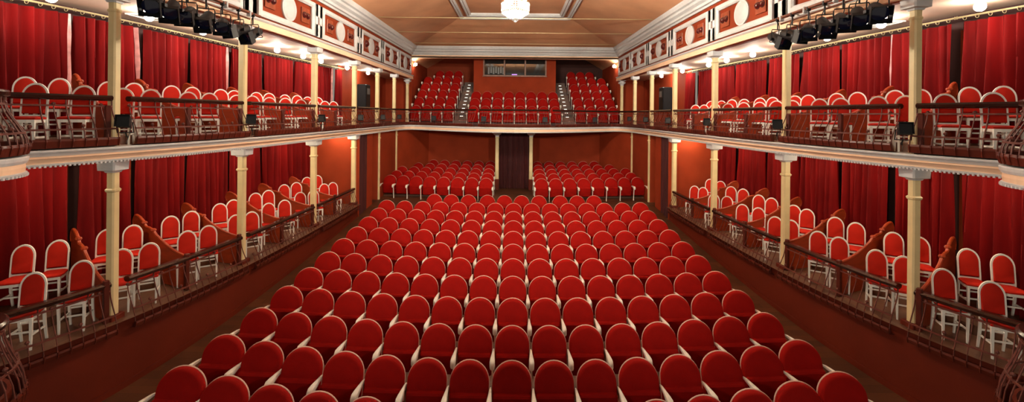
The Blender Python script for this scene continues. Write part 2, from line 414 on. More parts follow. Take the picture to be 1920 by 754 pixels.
# frieze panels: white frames, ovals, glossy balls on plates
def frieze_panel(s, a, b, i):
    W = SIDE[s]
    L = b - a; mid = (a + b) / 2
    ang = math.atan2(XC(b) - XC(a), L)
    base = Matrix.Translation((s * (XC(mid) - .1), mid, H + 2.62)) @ Matrix.Rotation(PI / 2 - ang if s > 0 else PI / 2 + ang, 4, 'Z')
    # local x runs along the wall; front = +y (right) or -y (left)
    fy = 1 if s > 0 else -1
    t = thing('frieze_medallion', f'white framed frieze panel with oval above the {ORD[i]} gallery bay on the {W}', 'wall panel', group=None)
    t.matrix_world = base
    mb = MB(); hl, hh, w = L / 2, .46, .15
    prof = [(0, 0), (0, .05), (w * .3, .07), (w * .7, .07), (w, .035), (w, 0)]
    rings = []
    for cx, cz in ((-1, -1), (1, -1), (1, 1), (-1, 1), (-1, -1)):
        rings.append([(cx * (hl - o), fy * d, cz * (hh - o)) for o, d in prof])
    mb.loops(rings, False, False)
    mb.obj('frame', M['stucco'], t)
    mb = MB(); R = .32; n = 32
    rx = R
    rings = [[(rx * k * math.cos(2 * PI * j / n), fy * d, R * k * math.sin(2 * PI * j / n)) for j in range(n)] for k, d in ((1, 0), (1, .035), (.94, .045), (.84, .035), (.8, .045), (.3, .055))]
    mb.loops(rings, False, True); mb.obj('oval_medallion', M['stucco'], t, True)
    far = L < 2.3
    for sx in (-1, 1):
        cx = sx * (.60 if far else .78)
        mb = MB(); mb.box((cx, fy * .015, 0), (.34 if far else .40, .03, .40), bev=.01); pl = mb.obj('plate', M['plate'], t)
        for dx in ((0,) if far else (-.09, .09)):
            r = .13 if far else .088
            mb = MB(); prof = [(0.001, r * .95)] + [(r * math.sin(q), r * .1 + r * .85 * math.cos(q)) for q in [PI * k / 12 for k in range(1, 7)]] + [(r, 0)]
            mt = Matrix.Translation((cx + dx, fy * .02, 0)) @ Matrix.Rotation(-fy * PI / 2, 4, 'X')
            mb.lathe(prof[::-1], 14, mtx=mt); mb.obj('ball', M['ball'], pl, True)
    return t
PANELS = [(4.35, 6.45), (6.95, 9.0), (9.5, 11.98), (12.45, 15.1), (15.6, 17.78), (18.25, 20.5), (20.75, 23.05)]
for s in (1, -1):
    for i, (a, b) in enumerate(PANELS):
        if i > 0: frieze_panel(s, a, b, i)
    for i in range(1, 6):
        a, b = PANELS[i][1] + .04, PANELS[i + 1][0] - .04
        mid = (a + b) / 2
        t = thing('frieze_pilaster', f'short white pilaster with red slot between frieze panels, over {ORD[i + 1]} {SIDE[s]} column', 'pilaster',
                  (s * (XC(mid) - .1), mid, H + 2.62), PI / 2)
        fy = 1 if s > 0 else -1
        w = b - a
        mb = MB(); mb.box((0, fy * .03, .28), (w, .06, .36), bev=.01); mb.box((0, fy * .03, -.28), (w, .06, .36), bev=.01)
        for sx in (-1, 1): mb.box((sx * (w / 2 - w * .18), fy * .03, 0), (w * .36, .06, .92), bev=.01)
        mb.obj('frame', M['stucco'], t)

# iron tie rods under the ceiling
for i, d in enumerate((16.3, 19.2, 22.2)):
    mb = MB(); mb.tube([(-(XC(d) - .3), d, H + 3.68), (XC(d) - .3, d, H + 3.68)], .011, 6)
    tag(mb.obj('tie_rod', M['brass']), f'thin pale tie rod across the hall ceiling, {ORD[3 - i]} from the gallery beam', 'tie rod')

# ------------------------------------------------------------------ columns
def square_ring(h, z): return [(-h, -h, z), (h, -h, z), (h, h, z), (-h, h, z)]
def column(loc, z0, z1, w, label, style):
    t = thing('column', label, 'column', (loc[0], loc[1], z0))
    hh = z1 - z0; b = w * .16
    def oct(a, z, c=b): return [(a - c, -a, z), (a, -a + c, z), (a, a - c, z), (a - c, a, z), (-a + c, a, z), (-a, a - c, z), (-a, -a + c, z), (-a + c, -a, z)]
    mb = MB(); mb.loops([oct(w / 2, 0), oct(w / 2 * .97, hh - .1)]); mb.obj('shaft', M['column'], t)
    mb = MB()
    if style == 'lower':
        mb.loops([oct(w * .5, hh - .50), oct(w * .60, hh - .485), oct(w * .63, hh - .46), oct(w * .52, hh - .44)])
    else:
        mb.loops([oct(w * .5, hh - .34), oct(w * .57, hh - .325), oct(w * .57, hh - .30), oct(w * .5, hh - .29)])
    mb.obj('collar', M['column'], t)
    mb = MB()
    if style == 'fancy':
        mb.loops([oct(w * .5, hh - .28), oct(w * .62, hh - .20), oct(w * .95, hh - .16), oct(w * .95, hh - .10), oct(w * .6, hh - .09), oct(w * .7, hh - .05), oct(w * 1.2, hh - .03), oct(w * 1.2, hh)])
        for sx in (-1, 1):
            for sy in (-1, 1): mb.lathe([(.001, -.05), (.05, -.03), (.06, 0), (.05, .03), (.001, .05)], 8, (sx * w * .75, sy * w * .75, hh - .13))
    else:
        mb.loops([oct(w * .60, hh - .19), oct(w * .70, hh - .165), oct(w * 1.1, hh - .15), oct(w * 1.15, hh - .015), oct(w * 1.05, hh)])
    mb.obj('capital', M['stucco'], t, lab='white block capital')
    if style == 'lower':
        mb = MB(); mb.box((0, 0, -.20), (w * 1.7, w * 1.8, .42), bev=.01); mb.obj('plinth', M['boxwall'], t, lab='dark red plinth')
    return t
for s in (1, -1):
    for i, d in enumerate(COLS):
        if i < 4:
            column((s * XC(d), d), H - 3.2, H - .775, (.125, .14, .15, .15)[i], f'square cream column under the gallery, {ORD[i + 1]} from the stage along the {SIDE[s]} boxes', 'lower')
        column((s * (XC(d)), d), H - .58, H + 1.88, (.125, .14, .15, .15, .15, .15, .15)[i],
               f'square cream gallery column, {ORD[i + 1]} from the stage on the {SIDE[s]} side', 'fancy' if i == 6 else 'upper')
for s in (1, -1):
    t = column((s * .80, 20.2), H - 3.05, H - .775, .17, f'cream door column on the {SIDE[s]} of the curtained centre passage', 'fancy')
    mb = MB(); mb.box((0, 0, -.28), (.2, .2, .56), bev=.01); mb.obj('plinth', M['boxwall'], t, lab='dark red plinth')

# ------------------------------------------------------------------ balustrades
def at_path(path, step):
    """points every step along a path with inward normals"""
    out = []; nr = normals(path); total = [0]
    for a, b in zip(path, path[1:]): total.append(total[-1] + math.hypot(b[0] - a[0], b[1] - a[1]))
    n = max(2, int(round(total[-1] / step)))
    j = 0
    for i in range(n + 1):
        q = total[-1] * i / n
        while j < len(path) - 2 and total[j + 1] < q: j += 1
        f = (q - total[j]) / max(1e-6, total[j + 1] - total[j])
        out.append((path[j][0] + (path[j + 1][0] - path[j][0]) * f, path[j][1] + (path[j + 1][1] - path[j][1]) * f, nr[j][0], nr[j][1]))
    return out
def balustrade(path, zt, zr1, zr2, zb, zbot, label, step=.27, post=False, bulge=1.0, group=None):
    c = path[len(path) // 2]
    t = thing('balustrade', label, 'railing', (c[0], c[1], zbot), group=group)
    inv = Matrix.Translation((-c[0], -c[1], -zbot))
    def put(mb, name, m, smooth=False, lab=None):
        mb.v = [(x - c[0], y - c[1], z - zbot) for x, y, z in mb.v]
        return mb.obj(name, m, t, smooth, lab)
    ro = -.15
    mb = MB(); mb.sweep(path, [(ro + a * 1.3, zt + b * 1.3) for a, b in ((-.045, -.05), (-.05, -.02), (-.03, .0), (.03, .0), (.05, -.02), (.045, -.05), (.02, -.065), (-.02, -.065))])
    put(mb, 'handrail', M['handrail'], True, 'polished dark wooden handrail')
    def prof(z):                      # belly: plumb above, swelling outwards below
        q = max(0.0, min(1.0, (zr1 + .03 - z) / (zr1 + .03 - zb)))
        return ro + .02 + bulge * .17 * (q * q * (3 - 2 * q))
    for name, z in (('upper_rail', zr1), ('lower_rail', zr2)):
        o = prof(z); mb = MB(); mb.sweep(path, [(o - .008, z - .012), (o + .012, z - .012), (o + .012, z + .012), (o - .008, z + .012)])
        put(mb, name, M['iron'])
    mb = MB(); knobs = MB()
    for i, (x, y, nx, ny) in enumerate(at_path(path, step / 2)):
        if i % 2 == 0:
            zs = [zt - .05, zr1, (zr1 * .5 + zr2 * .5), zr2, zb, zbot + .03]
        else:
            zs = [zr2 + .05, zr2, zb, zbot + .03] if (i // 2) % 2 else [zr1 + .02, (zr1 + zr2) / 2, zr2, zb]
        zs2 = []
        for a, b in zip(zs, zs[1:]): zs2 += [a, (a + b) / 2]
        zs2.append(zs[-1])
        mb.tube([(x + nx * prof(z), y + ny * prof(z), z) for z in zs2], .0085 if i % 2 == 0 else .007, 4, caps=False)
        if i % 2:
            z = zs[0]; knobs.lathe([(.001, -.028), (.02, -.016), (.026, 0), (.02, .016), (.001, .028)], 6, (x + nx * prof(z), y + ny * prof(z), z))
    mb.add(knobs.v, knobs.f)
    put(mb, 'iron_bars', M['iron'])
    o = prof(zb); mb = MB()
    mb.sweep(path, [(o + .012, zb), (o + .02, zb - .03), (o, zbot + .02), (o - .10, zbot), (o - .16, zbot), (o - .06, zbot + .02), (o - .015, zb)])
    for i, (x, y, nx, ny) in enumerate(at_path(path, step / 2)):
        mb.tube([(x + nx * (o + .018), y + ny * (o + .018), zb), (x + nx * (o + .022), y + ny * (o + .022), zb - .04), (x + nx * o, y + ny * o, zbot + .02)], .010, 4)
    put(mb, 'base_tray', M['tray'], lab='dark red wooden tray under the bars')
    if post:
        x, y = path[-1]; nx, ny = normals(path)[-1]
        mb = MB(); mb.box((x + nx * ro, y + ny * ro, (zt + zbot) / 2 - .03), (.07, .07, zt - zbot - .06), bev=.01)
        put(mb, 'end_post', M['tray'])
    return t
GR = (H + .235, H + .07, H - .27, H - .40, H - .545)
LR = (H - 2.66, H - 2.80, H - 3.16, H - 3.36, H - 3.47)
for s in (1, -1):
    W = SIDE[s]
    for i, (a, b) in enumerate(zip(BAYS, BAYS[1:])):
        e0 = .12 if a in COLS else .0; e1 = .12 if b in COLS else .0
        mid = not (b in COLS)
        p = side_path(a + e0, b - e1); p = p if s > 0 else mir(p)
        pl = p if s > 0 else p
        balustrade(p, *LR, f'dark bellied iron balustrade before the {ORD[i + 1]} lower box from the stage on the {W}', post=False)
        balustrade(p, *GR, f'dark bellied iron balustrade before the {ORD[i + 1]} gallery box from the stage on the {W}', post=False)
    for k, (a, b) in enumerate(((15.3, 17.85), (17.85, 20.35))):
        if k == 0: p = side_path(a + .12, b - .1)
        else: p = side_path(17.97, 18.4) + [q for q in corner if q[0] > 5.2]
        balustrade(p if s > 0 else mir(p), *GR, f'dark gallery balustrade of the {ORD[k + 1]} bay past the box chairs on the {W}', step=.24)
    p = [q for q in pulpit]
    balustrade(p if s > 0 else mir(p), *GR, f'rounded dark balustrade of the {W} gallery pulpit at the frame edge near the stage', step=.2, bulge=1.05)
    balustrade(p if s > 0 else mir(p), H - 2.45, H - 2.58, H - 3.0, H - 3.3, H - 3.47, f'rounded dark balustrade of the {W} lower pulpit at the frame edge near the stage', step=.2, bulge=1.05)
    mb = MB(); mb.box((s * 6.62, 4.75, H - .17), (.30, .55, .80), bev=.02)
    tag(mb.obj('pulpit_desk', M['tray']), f'dark red wooden block inside the {W} gallery pulpit', 'desk')
bp = [q for q in corner if q[0] <= 5.25]
b1 = [q for q in bp if q[0] >= 1.6]; b2 = [q for q in bp if q[0] <= 1.75]
balustrade(b1, *GR, 'straight rail of the rear gallery before the right bank of seats', step=.24)
balustrade(mir(b1), *GR, 'straight rail of the rear gallery before the left bank of seats', step=.24)
balustrade(b2 + [(-x, y) for x, y in reversed(b2[:-1])], *GR, 'middle rail of the rear gallery over the curtained passage', step=.24)

# ------------------------------------------------------------------ box partitions with scrolled tops
BACKS = [7.45, 8.5, 9.62, 11.0, 12.3, 13.65]
def partition_mesh():
    """unit profile: x = 0 at the front (rail) .. 1 at the back, z above the front floor"""
    pts = [(0, .60), (.10, .62), (.22, .66), (.34, .72), (.46, .80), (.56, .88), (.62, .95), (.70, .99), (.76, 1.00), (.80, 1.07), (.86, 1.14), (.92, 1.18), (.97, 1.19), (1.0, 1.15), (1.02, 1.06), (1.0, .98)]
    return pts
for s in (1, -1):
    for lev, zf in (('lower', H - 3.27), ('gallery', H - .58)):
        for i, (df, db) in enumerate(zip(BAYS[1:7], BACKS)):
            f = Vector((s * (XC(df) - .02), df - (.13 if df in COLS else .16), zf)); b = Vector((s * (XW(db) - .22), db, zf))
            d = (b - f); L = d.length; d.normalize(); sd = Vector((-d.y, d.x, 0))
            t = thing('box_partition', f'scroll-topped red-brown wooden partition behind the {ORD[i + 1]} {lev} box from the stage on the {SIDE[s]}', 'partition', f)
            out = smoothpath([(x, 0, z) for x, _, z in [(a, 0, c) for a, c in partition_mesh()]], 3)
            out = [(x, z) for x, _, z in out]
            poly = [(x, z) for x, z in out] + [(1.0, 0.16), (0.42, .16), (.42, .01), (0, .01)]
            mb = MB()
            ring = lambda o, k: [d * (x * L) + sd * o + Vector((0, 0, z)) for x, z in poly]
            mb.loops([ring(-.018, 0), ring(.018, 0)])
            mb.obj('board', M['partition'], t)
            mb = MB()
            path = [tuple(d * (x * L) + Vector((0, 0, z + .008))) for x, z in out]
            rr = [.026] * len(path); rr[-1] = .03
            mb.tube(path, rr, 8); 
            for q in (.62, .80): 
                z = .97 if q < .7 else 1.08
                mb.lathe([(.001, -.04), (.04, -.025), (.05, 0), (.04, .025), (.001, .04)], 8, tuple(d * (q * L) + Vector((0, 0, z))))
            mb.obj('scroll_rail', M['partition'], t, True)
            mb = MB(); mb.box(tuple(Vector((0, 0, .33)) - d * .02), (.07, .07, .66), math.atan2(d.y, d.x), .01); mb.obj('front_post', M['tray'], t)

# ------------------------------------------------------------------ box chairs
def chair_parts():
    P = []
    w, hw = .36, .165
    def arch(hw, zc, z0, n=14):
        pts = [(-hw, z0)] + [(-hw, z0 + (zc - z0) * k / 3) for k in (1, 2)]
        pts += [(-hw * math.cos(PI * k / n), zc + hw * 1.12 * math.sin(PI * k / n)) for k in range(n + 1)]
        pts += [(hw, z0 + (zc - z0) * k / 3) for k in (2, 1)] + [(hw, z0)]
        return pts
    yb = lambda z: -.075 + .075 * max(0, (z - .45)) / .52 if z > .45 else -.075 + .07 * (.45 - z) / .45
    # back frame: a flat hoop that runs into the rear legs' tops
    mb = MB(); pts = arch(hw, .77, .43)
    rings = []
    for j, (x, z) in enumerate(pts):
        a, b = pts[max(j - 1, 0)], pts[min(j + 1, len(pts) - 1)]
        tx, tz = b[0] - a[0], b[1] - a[1]; L = math.hypot(tx, tz); nx, nz = -tz / L, tx / L
        y = yb(z)
        rings.append([(x + nx * .013, y - .014, z + nz * .013), (x + nx * .013, y + .014, z + nz * .013), (x - nx * .013, y + .014, z - nz * .013), (x - nx * .013, y - .014, z - nz * .013)])
    mb.loops(rings); bar((-hw, yb(.50), .50), (hw, yb(.50), .50), .022, .03, mb)
    P.append(('back_frame', mb.mesh('back_frame', M['white'], True), None))
    mb = MB(); pin = arch(hw - .014, .77, .53)
    def lay(sc, dy): 
        cz = .72
        return [(x * sc, yb(z) + dy, cz + (z - cz) * sc) for x, z in pin]
    mb.loops([lay(.9, -.034), lay(.97, -.026), lay(1, -.008), lay(1, .008), lay(.96, .02)])
    P.append(('back_cushion', mb.mesh('back_cushion', M['fabric'], True), None))
    # seat
    def trap(z, e): return [(-.165 - e, -.075, z), (.165 + e, -.075, z), (.195 + e, -.30, z), (.19 + e, -.435 - e, z), (.10, -.455 - e, z), (-.10, -.455 - e, z), (-.19 - e, -.435 - e, z), (-.195 - e, -.30, z)]
    mb = MB(); mb.loops([trap(.405, -.004), trap(.45, -.004)]); P.append(('seat_frame', mb.mesh('seat_frame', M['white']), None))
    mb = MB(); mb.loops([trap(.449, .004), trap(.462, .010), trap(.478, .004), trap(.490, -.03), trap(.494, -.08)]); P.append(('seat_cushion', mb.mesh('seat_cushion', M['fabric'], True), None))
    for sx in (-1, 1):
        mb = MB(); q = lambda x, y, z, h: [(x - h, y - h, z), (x + h, y - h, z), (x + h, y + h, z), (x - h, y + h, z)]
        mb.loops([q(sx * .165, -.415, 0, .013), q(sx * .172, -.42, .40, .02), q(sx * .172, -.42, .44, .02)]); P.append(('leg', mb.mesh('front_leg', M['white']), None))
        mb = MB(); mb.loops([q(sx * .163, .0, 0, .014), q(sx * .163, -.055, .25, .018), q(sx * .163, -.072, .46, .017)]); P.append(('leg', mb.mesh('rear_leg', M['white']), None))
    mb = MB()
    for sx in (-1, 1): bar((sx * .168, -.417, .20), (sx * .163, -.04, .20), .018, .024, mb)
    bar((-.166, -.25, .20), (.166, -.25, .20), .018, .024, mb); bar((-.163, -.045, .27), (.163, -.045, .27), .018, .024, mb)
    P.append(('stretcher', mb.mesh('stretcher', M['white']), None))
    return P
CHAIR = chair_parts()
def place(name, parts, label, cat, loc, rz, group, sc=None):
    t = thing(name, label, cat, loc, rz, group)
    if sc: t.scale = sc
    for nm, me, lab in parts: link_mesh(nm, me, t, lab)
    return t
FRONT = [(6.80, 6.07), (6.62, 6.57), (6.46, 7.05), (6.37, 7.48), (6.23, 8.15), (6.19, 8.66), (6.16, 9.46), (6.08, 9.90), (6.16, 10.72), (6.05, 11.26), (6.12, 12.22), (5.98, 12.72), (6.10, 13.72), (6.02, 14.18)]
BACK = [(7.82, 6.83), (7.56, 7.10), (7.40, 7.78), (7.20, 8.08), (7.07, 8.80), (6.99, 9.26), (6.92, 10.05), (6.90, 10.50), (6.90, 11.40), (6.80, 11.82), (6.88, 12.78), (6.73, 13.20), (6.93, 14.28), (6.78, 14.72)]
for s in (1, -1):
    for lev, z in (('lower', H - 3.27), ('gallery', H - .58)):
        for row, pos, dz in (('rail', FRONT, 0.0), ('curtain', BACK, .15)):
            for i, (x, y) in enumerate(pos):
                if i % 2 == 0 and i and row == 'rail': x, y = x * 1.013, y * 1.013
                jz = random.uniform(-.06, .06)
                who = 'stage-side' if i % 2 == 0 else 'far-side'
                rowt = 'front' if row == 'rail' else 'back'
                lb = f'white-framed red chair, {who} in the {rowt} pair of the {ORD[i // 2 + 1]} {SIDE[s]} {lev} box'
                place('box_chair', CHAIR, lb, 'chair', (s * x, y, z + dz), s * -(math.radians((24, 31, 36, 40, 41, 41, 41)[i // 2]) + jz), f'{lev} box chairs', sc=((.82, .84, .86, .88, .89, .90, .90)[i // 2], .80, 1))

# ------------------------------------------------------------------ theatre seats
def seat_parts():
    P = []
    def outline(hw, z0, z1, n=18):
        zc = z1 - hw * .98
        pts = [(-hw, z0), (-hw, z0 + (zc - z0) * .5)]
        pts += [(-hw * math.cos(PI * k / n), zc + hw * .98 * math.sin(PI * k / n)) for k in range(n + 1)]
        pts += [(hw, z0 + (zc - z0) * .5), (hw, z0)]
        return pts
    yb = lambda z: -.27 * (.9 - z)            # the back leans away from the stage
    o = outline(.278, .36, .898)
    cz = .62
    lay = lambda sc, dy: [(x * sc, yb(cz + (z - cz) * sc) + dy, cz + (z - cz) * sc) for x, z in o]
    mb = MB(); mb.loops([lay(.86, -.085), lay(.93, -.078), lay(.975, -.060), lay(.995, -.035), lay(.992, -.010)])
    P.append(('backrest', mb.mesh('backrest', M['velvet'], True), None))
    o2 = outline(.2815, .34, .904)
    lay2 = lambda sc, dy: [(x * sc, yb(cz + (z - cz) * sc) + dy, cz + (z - cz) * sc) for x, z in o2]
    mb = MB(); mb.loops([lay2(.985, -.012), lay2(1, -.006), lay2(1, .003), lay2(.98, .010)])
    P.append(('back_shell', mb.mesh('back_shell', M['rim'], True), 'pale rim and shell of the backrest'))
    # tipped-up seat
    prof = [(-.10, .16), (-.14, .145), (-.175, .17), (-.205, .30), (-.245, .46), (-.250, .505), (-.232, .530), (-.19, .540), (-.12, .535)]
    mb = MB()
    def sec(x, k): 
        cy, czz = -.175, .33
        return [(x, cy + (y - cy) * k, czz + (z - czz) * (1 - (1 - k) * .35)) for y, z in prof]
    mb.loops([sec(-.268, .6), sec(-.255, .9), sec(-.235, 1), sec(.235, 1), sec(.255, .9), sec(.268, .6)])
    P.append(('seat_cushion', mb.mesh('seat_cushion', M['velvet'], True), None))
    return P
def stand_mesh(x):
    # cream arm that broadens to the front, and the thin curved standard under it
    mb = MB(); rings = []
    for y, z, hw, hh in ((-.10, .552, .010, .014), (-.16, .560, .017, .020), (-.28, .562, .024, .028), (-.40, .552, .037, .044), (-.48, .536, .042, .060), (-.525, .518, .036, .055), (-.545, .505, .018, .030)):
        rings.append([(x + hw * math.copysign(abs(math.cos(a)) ** .6, math.cos(a)), y, z + hh * math.copysign(abs(math.sin(a)) ** .6, math.sin(a))) for a in [2 * PI * (k + .5) / 12 for k in range(12)]])
    mb.loops(rings)
    a = mb.mesh('armrest', M['cream'], True)
    mb = MB(); rings = []
    for z, y, hy in ((0, -.36, .05), (.02, -.36, .045), (.15, -.375, .028), (.33, -.40, .026), (.46, -.42, .032), (.52, -.43, .045)):
        rings.append([(x - .009, y - hy, z), (x + .009, y - hy, z), (x + .009, y + hy, z), (x - .009, y + hy, z)])
    mb.loops(rings)
    b = mb.mesh('standard', M['cream'])
    return a, b
SEAT = seat_parts()
ARM_R, STD_R = stand_mesh(.30)
ARM_L, STD_L = stand_mesh(-.30)
EAR = [('armrest', ARM_R, 'cream armrest'), ('standard', STD_R, 'thin cream seat standard')]
EAL = [('armrest', ARM_L, 'cream armrest'), ('standard', STD_L, 'thin cream seat standard')]
def seat(label, loc, rz, group, left=True, right=True, sc=None):
    return place('theatre_seat', SEAT + (EAL if left else []) + (EAR if right else []), label, 'theatre seat', loc, rz, group, sc)

# main stalls: eleven bowed rows of fifteen, the first only at its ends, and a short twelfth row
ROWS = [(5.29, .0325, 4.53, [0, 1, 2, 3, 4, 10, 11, 12, 13, 14]), (6.13, .0284, 4.45, None), (7.01, .0245, 4.38, None), (7.90, .0205, 4.33, None), (8.79, .0172, 4.31, None),
        (9.66, .0158, 4.28, None), (10.53, .0146, 4.27, None), (11.43, .0132, 4.25, None), (12.30, .0135, 4.24, None), (13.18, .0132, 4.22, None), (14.08, .0133, 4.24, None)]
for r, (Dc, k, x7, only) in enumerate(ROWS):
    c = (x7 - 4.2) / 343.0
    for j in range(15):
        if only and j not in only: continue
        q = j - 7; x = .6 * q + c * q ** 3; pitch = .6 + 3 * c * q * q
        y = Dc + k * x * x
        if j < 7: pos = f'{ORD[j + 1]} from the left aisle'
        elif j == 7: pos = 'on the centre line'
        else: pos = f'{ORD[15 - j]} from the right aisle'
        seat(f'red velvet tip-up seat in the {ORD[r + 1]} stalls row, {pos}', (x, y, fl(y)), -.25 * 2 * k * x * -1 if False else .25 * 2 * k * x, 'stalls seats',
             left=(j == 0 or (only is not None and j == 10)), right=True, sc=(pitch / .6, 1, 1))
for j, x in enumerate([-2.80, -2.20, -1.59, -.92, -.32, .28, .89, 1.64, 2.24, 2.84]):
    y = 15.05 + .0109 * x * x
    seat(f'red velvet tip-up seat in the short last stalls row, {ORD[j + 1]} from its left end', (x, y, fl(y)), 0, 'stalls seats', left=j in (0, 3, 7), right=True)
# rear stalls: two blocks of five rows
for s in (1, -1):
    for r, n in enumerate((8, 8, 8, 7, 6)):
        for j in range(n):
            x = 1.15 + .595 * j + .01 * r; y = 17.75 + 1.0 * r + .024 * x * x
            z = fl(20) + .068 * r
            seat(f'red velvet seat, {ORD[r + 1]} row of {SIDE[s]} rear stalls block, {ORD[j + 1]} from centre passage', (s * x, y, z), s * .25 * .048 * x,
                 'rear stalls seats', left=(s > 0 and j == 0) or s < 0, right=(s < 0 and j == 0) or s > 0)
# rear gallery: side banks of six rows, middle bank of three
for s in (1, -1):
    for r, n in enumerate((4, 4, 4, 4, 4, 3)):
        y = 22.95 + .80 * r; z = H - .55 + .455 * r
        mb = MB(); xi, xo = 3.22, 5.72
        mb.box((s * (xi + xo) / 2, y - .07, (z + H - .6) / 2 - .002), (xo - xi, .80, max(.03, z - H + .6)), 0)
        struct(mb.obj('floor_tier', M['tray']), f'tier under the {ORD[r + 1]} row of the {SIDE[s]} gallery bank', 'floor')
        for j in range(n):
            x = 3.23 + .3 + .585 * j
            seat(f'red velvet seat, {ORD[r + 1]} row of {SIDE[s]} gallery bank, {ORD[j + 1]} from the steps', (s * x, y, z), 0,
                 'rear gallery seats', left=(s > 0 and j == 0) or s < 0, right=(s < 0 and j == 0) or s > 0, sc=(1, 1, 1.12))
for r in range(3):
    y = 21.9 + .80 * r; z = H - .56 + .42 * r
    mb = MB(); mb.box((0, y - .07, (z + H - .6) / 2 - .002), (4.9, .80, max(.03, z - H + .6))); struct(mb.obj('floor_tier', M['tray']), f'tier under the {ORD[r + 1]} row of the middle gallery bank', 'floor')
    for j in range(8):
        seat(f'red velvet seat, {ORD[r + 1]} row of middle gallery bank, {ORD[j + 1]} from its left end', ((j - 3.5) * .6, y, z), 0, 'rear gallery seats', left=j == 0, right=True, sc=(1, 1, 1.10))
# aisle steps of the gallery with their marker lights
for s in (1, -1):
    for k in range(13):
        y = 22.0 + .43 * k; z = H - .55 + .215 * k
        mb = MB(); mb.box((s * 2.84, y + .215, (z + H - .6) / 2), (.72, .43, max(.03, z - H + .6))); struct(mb.obj('floor_step', M['floor']), f'aisle step {ORD[k + 1]} of the {SIDE[s]} gallery stair', 'step')
        if k < 12:
            mb = MB(); mb.box((s * 2.84, y + .035, z + .012), (.15, .10, .022), bev=.005)
            tag(mb.obj('step_light', M['steplight']), f'small white step marker on the {ORD[k + 1]} step of the {SIDE[s]} gallery stair', 'step light', 'gallery step markers')

# rear gallery enclosure and control booth
mb = MB()
mb.sheet([[(x, 28.0, z) for x in (-6, -2.3)] for z in (H - .6, H + 4.1)])
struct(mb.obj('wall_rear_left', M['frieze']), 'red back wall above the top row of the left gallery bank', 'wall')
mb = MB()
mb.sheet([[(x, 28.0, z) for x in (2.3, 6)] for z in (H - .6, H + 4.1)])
struct(mb.obj('wall_rear_right', M['darkwall']), 'shade-coloured back wall above the top row of the right gallery bank', 'wall')  # the unlit look of this wall is put into its darker colour
for s in (1, -1):
    mb = MB(); mb.sheet([[(s * 5.75, y, z) for y in (23.3, 28.05)] for z in (H - .7, H + 3.2)])
    struct(mb.obj('wall_rear_side_' + SIDE[s], M['terracotta']), f'terracotta side wall of the rear gallery on the {SIDE[s]}', 'wall')
mb = MB(); mb.sheet([[(x, y, z) for y in (23.3, 28.05)] for x, z in ((-5.8, H + 2.95), (-4.4, H + 3.75), (4.4, H + 3.75), (5.8, H + 2.95))])
struct(mb.obj('ceiling_rear_gallery', M['ceiling']), 'sloping ceiling of the rear gallery', 'ceiling')
BY = 24.55
mb = MB()
mb.sheet([[(x, BY, z) for x in (-2.36, 2.36)] for z in (H - .6, H + 2.26)])
mb.sheet([[(x, BY, z) for x in (-2.36, -1.78)] for z in (H + 2.26, H + 3.2)]); mb.sheet([[(x, BY, z) for x in (1.78, 2.36)] for z in (H + 2.26, H + 3.2)])
mb.sheet([[(x, BY, z) for x in (-2.36, 2.36)] for z in (H + 3.2, H + 3.8)])
for s in (1, -1): mb.sheet([[(s * 2.36, y, z) for y in (BY, 28)] for z in (H - .6, H + 3.8)])
mb.sheet([[(x, BY + 1.4, z) for x in (-1.9, 1.9)] for z in (H + 1.9, H + 3.4)])
struct(mb.obj('wall_booth', M['terracotta']), 'terracotta wall of the control booth behind the middle gallery bank', 'wall')
mb = MB()
for z in (H + 2.23, H + 3.20): mb.box((0, BY - .02, z), (3.62, .12, .07), bev=.01)
for x in (-1.78, -.60, .60, 1.78): mb.box((x, BY - .02, H + 2.71), (.08, .12, 1.0), bev=.01)
w = struct(mb.obj('window_1', M['boothwood']), 'wide three-pane window of the control booth', 'window')
for i, x in enumerate((-1.19, 0, 1.19)):
    mb = MB(); mb.box((x, BY + .02, H + 2.715), (1.10, .012, .90)); mb.obj('pane', M['boothglass'], w)
mb = MB(); mb.box((0, BY - .10, H + 2.19), (3.7, .10, .03)); mb.obj('window_sill', M['boothwood'], w)
mb = MB(); mb.box((-.02, BY - .045, H + 2.30), (.30, .03, .045), bev=.005); tag(mb.obj('console_screen', M['violet']), 'thin violet glowing screen behind the middle booth pane', 'screen')
mb = MB()
for k in range(7): mb.box((-1.5 + .14 * k, BY + .002, H + 2.52 + (.05 if k % 2 else 0)), (.10, .02, .38))
tag(mb.obj('equipment_rack', M['grey']), 'grey equipment rack behind the first booth pane', 'rack')

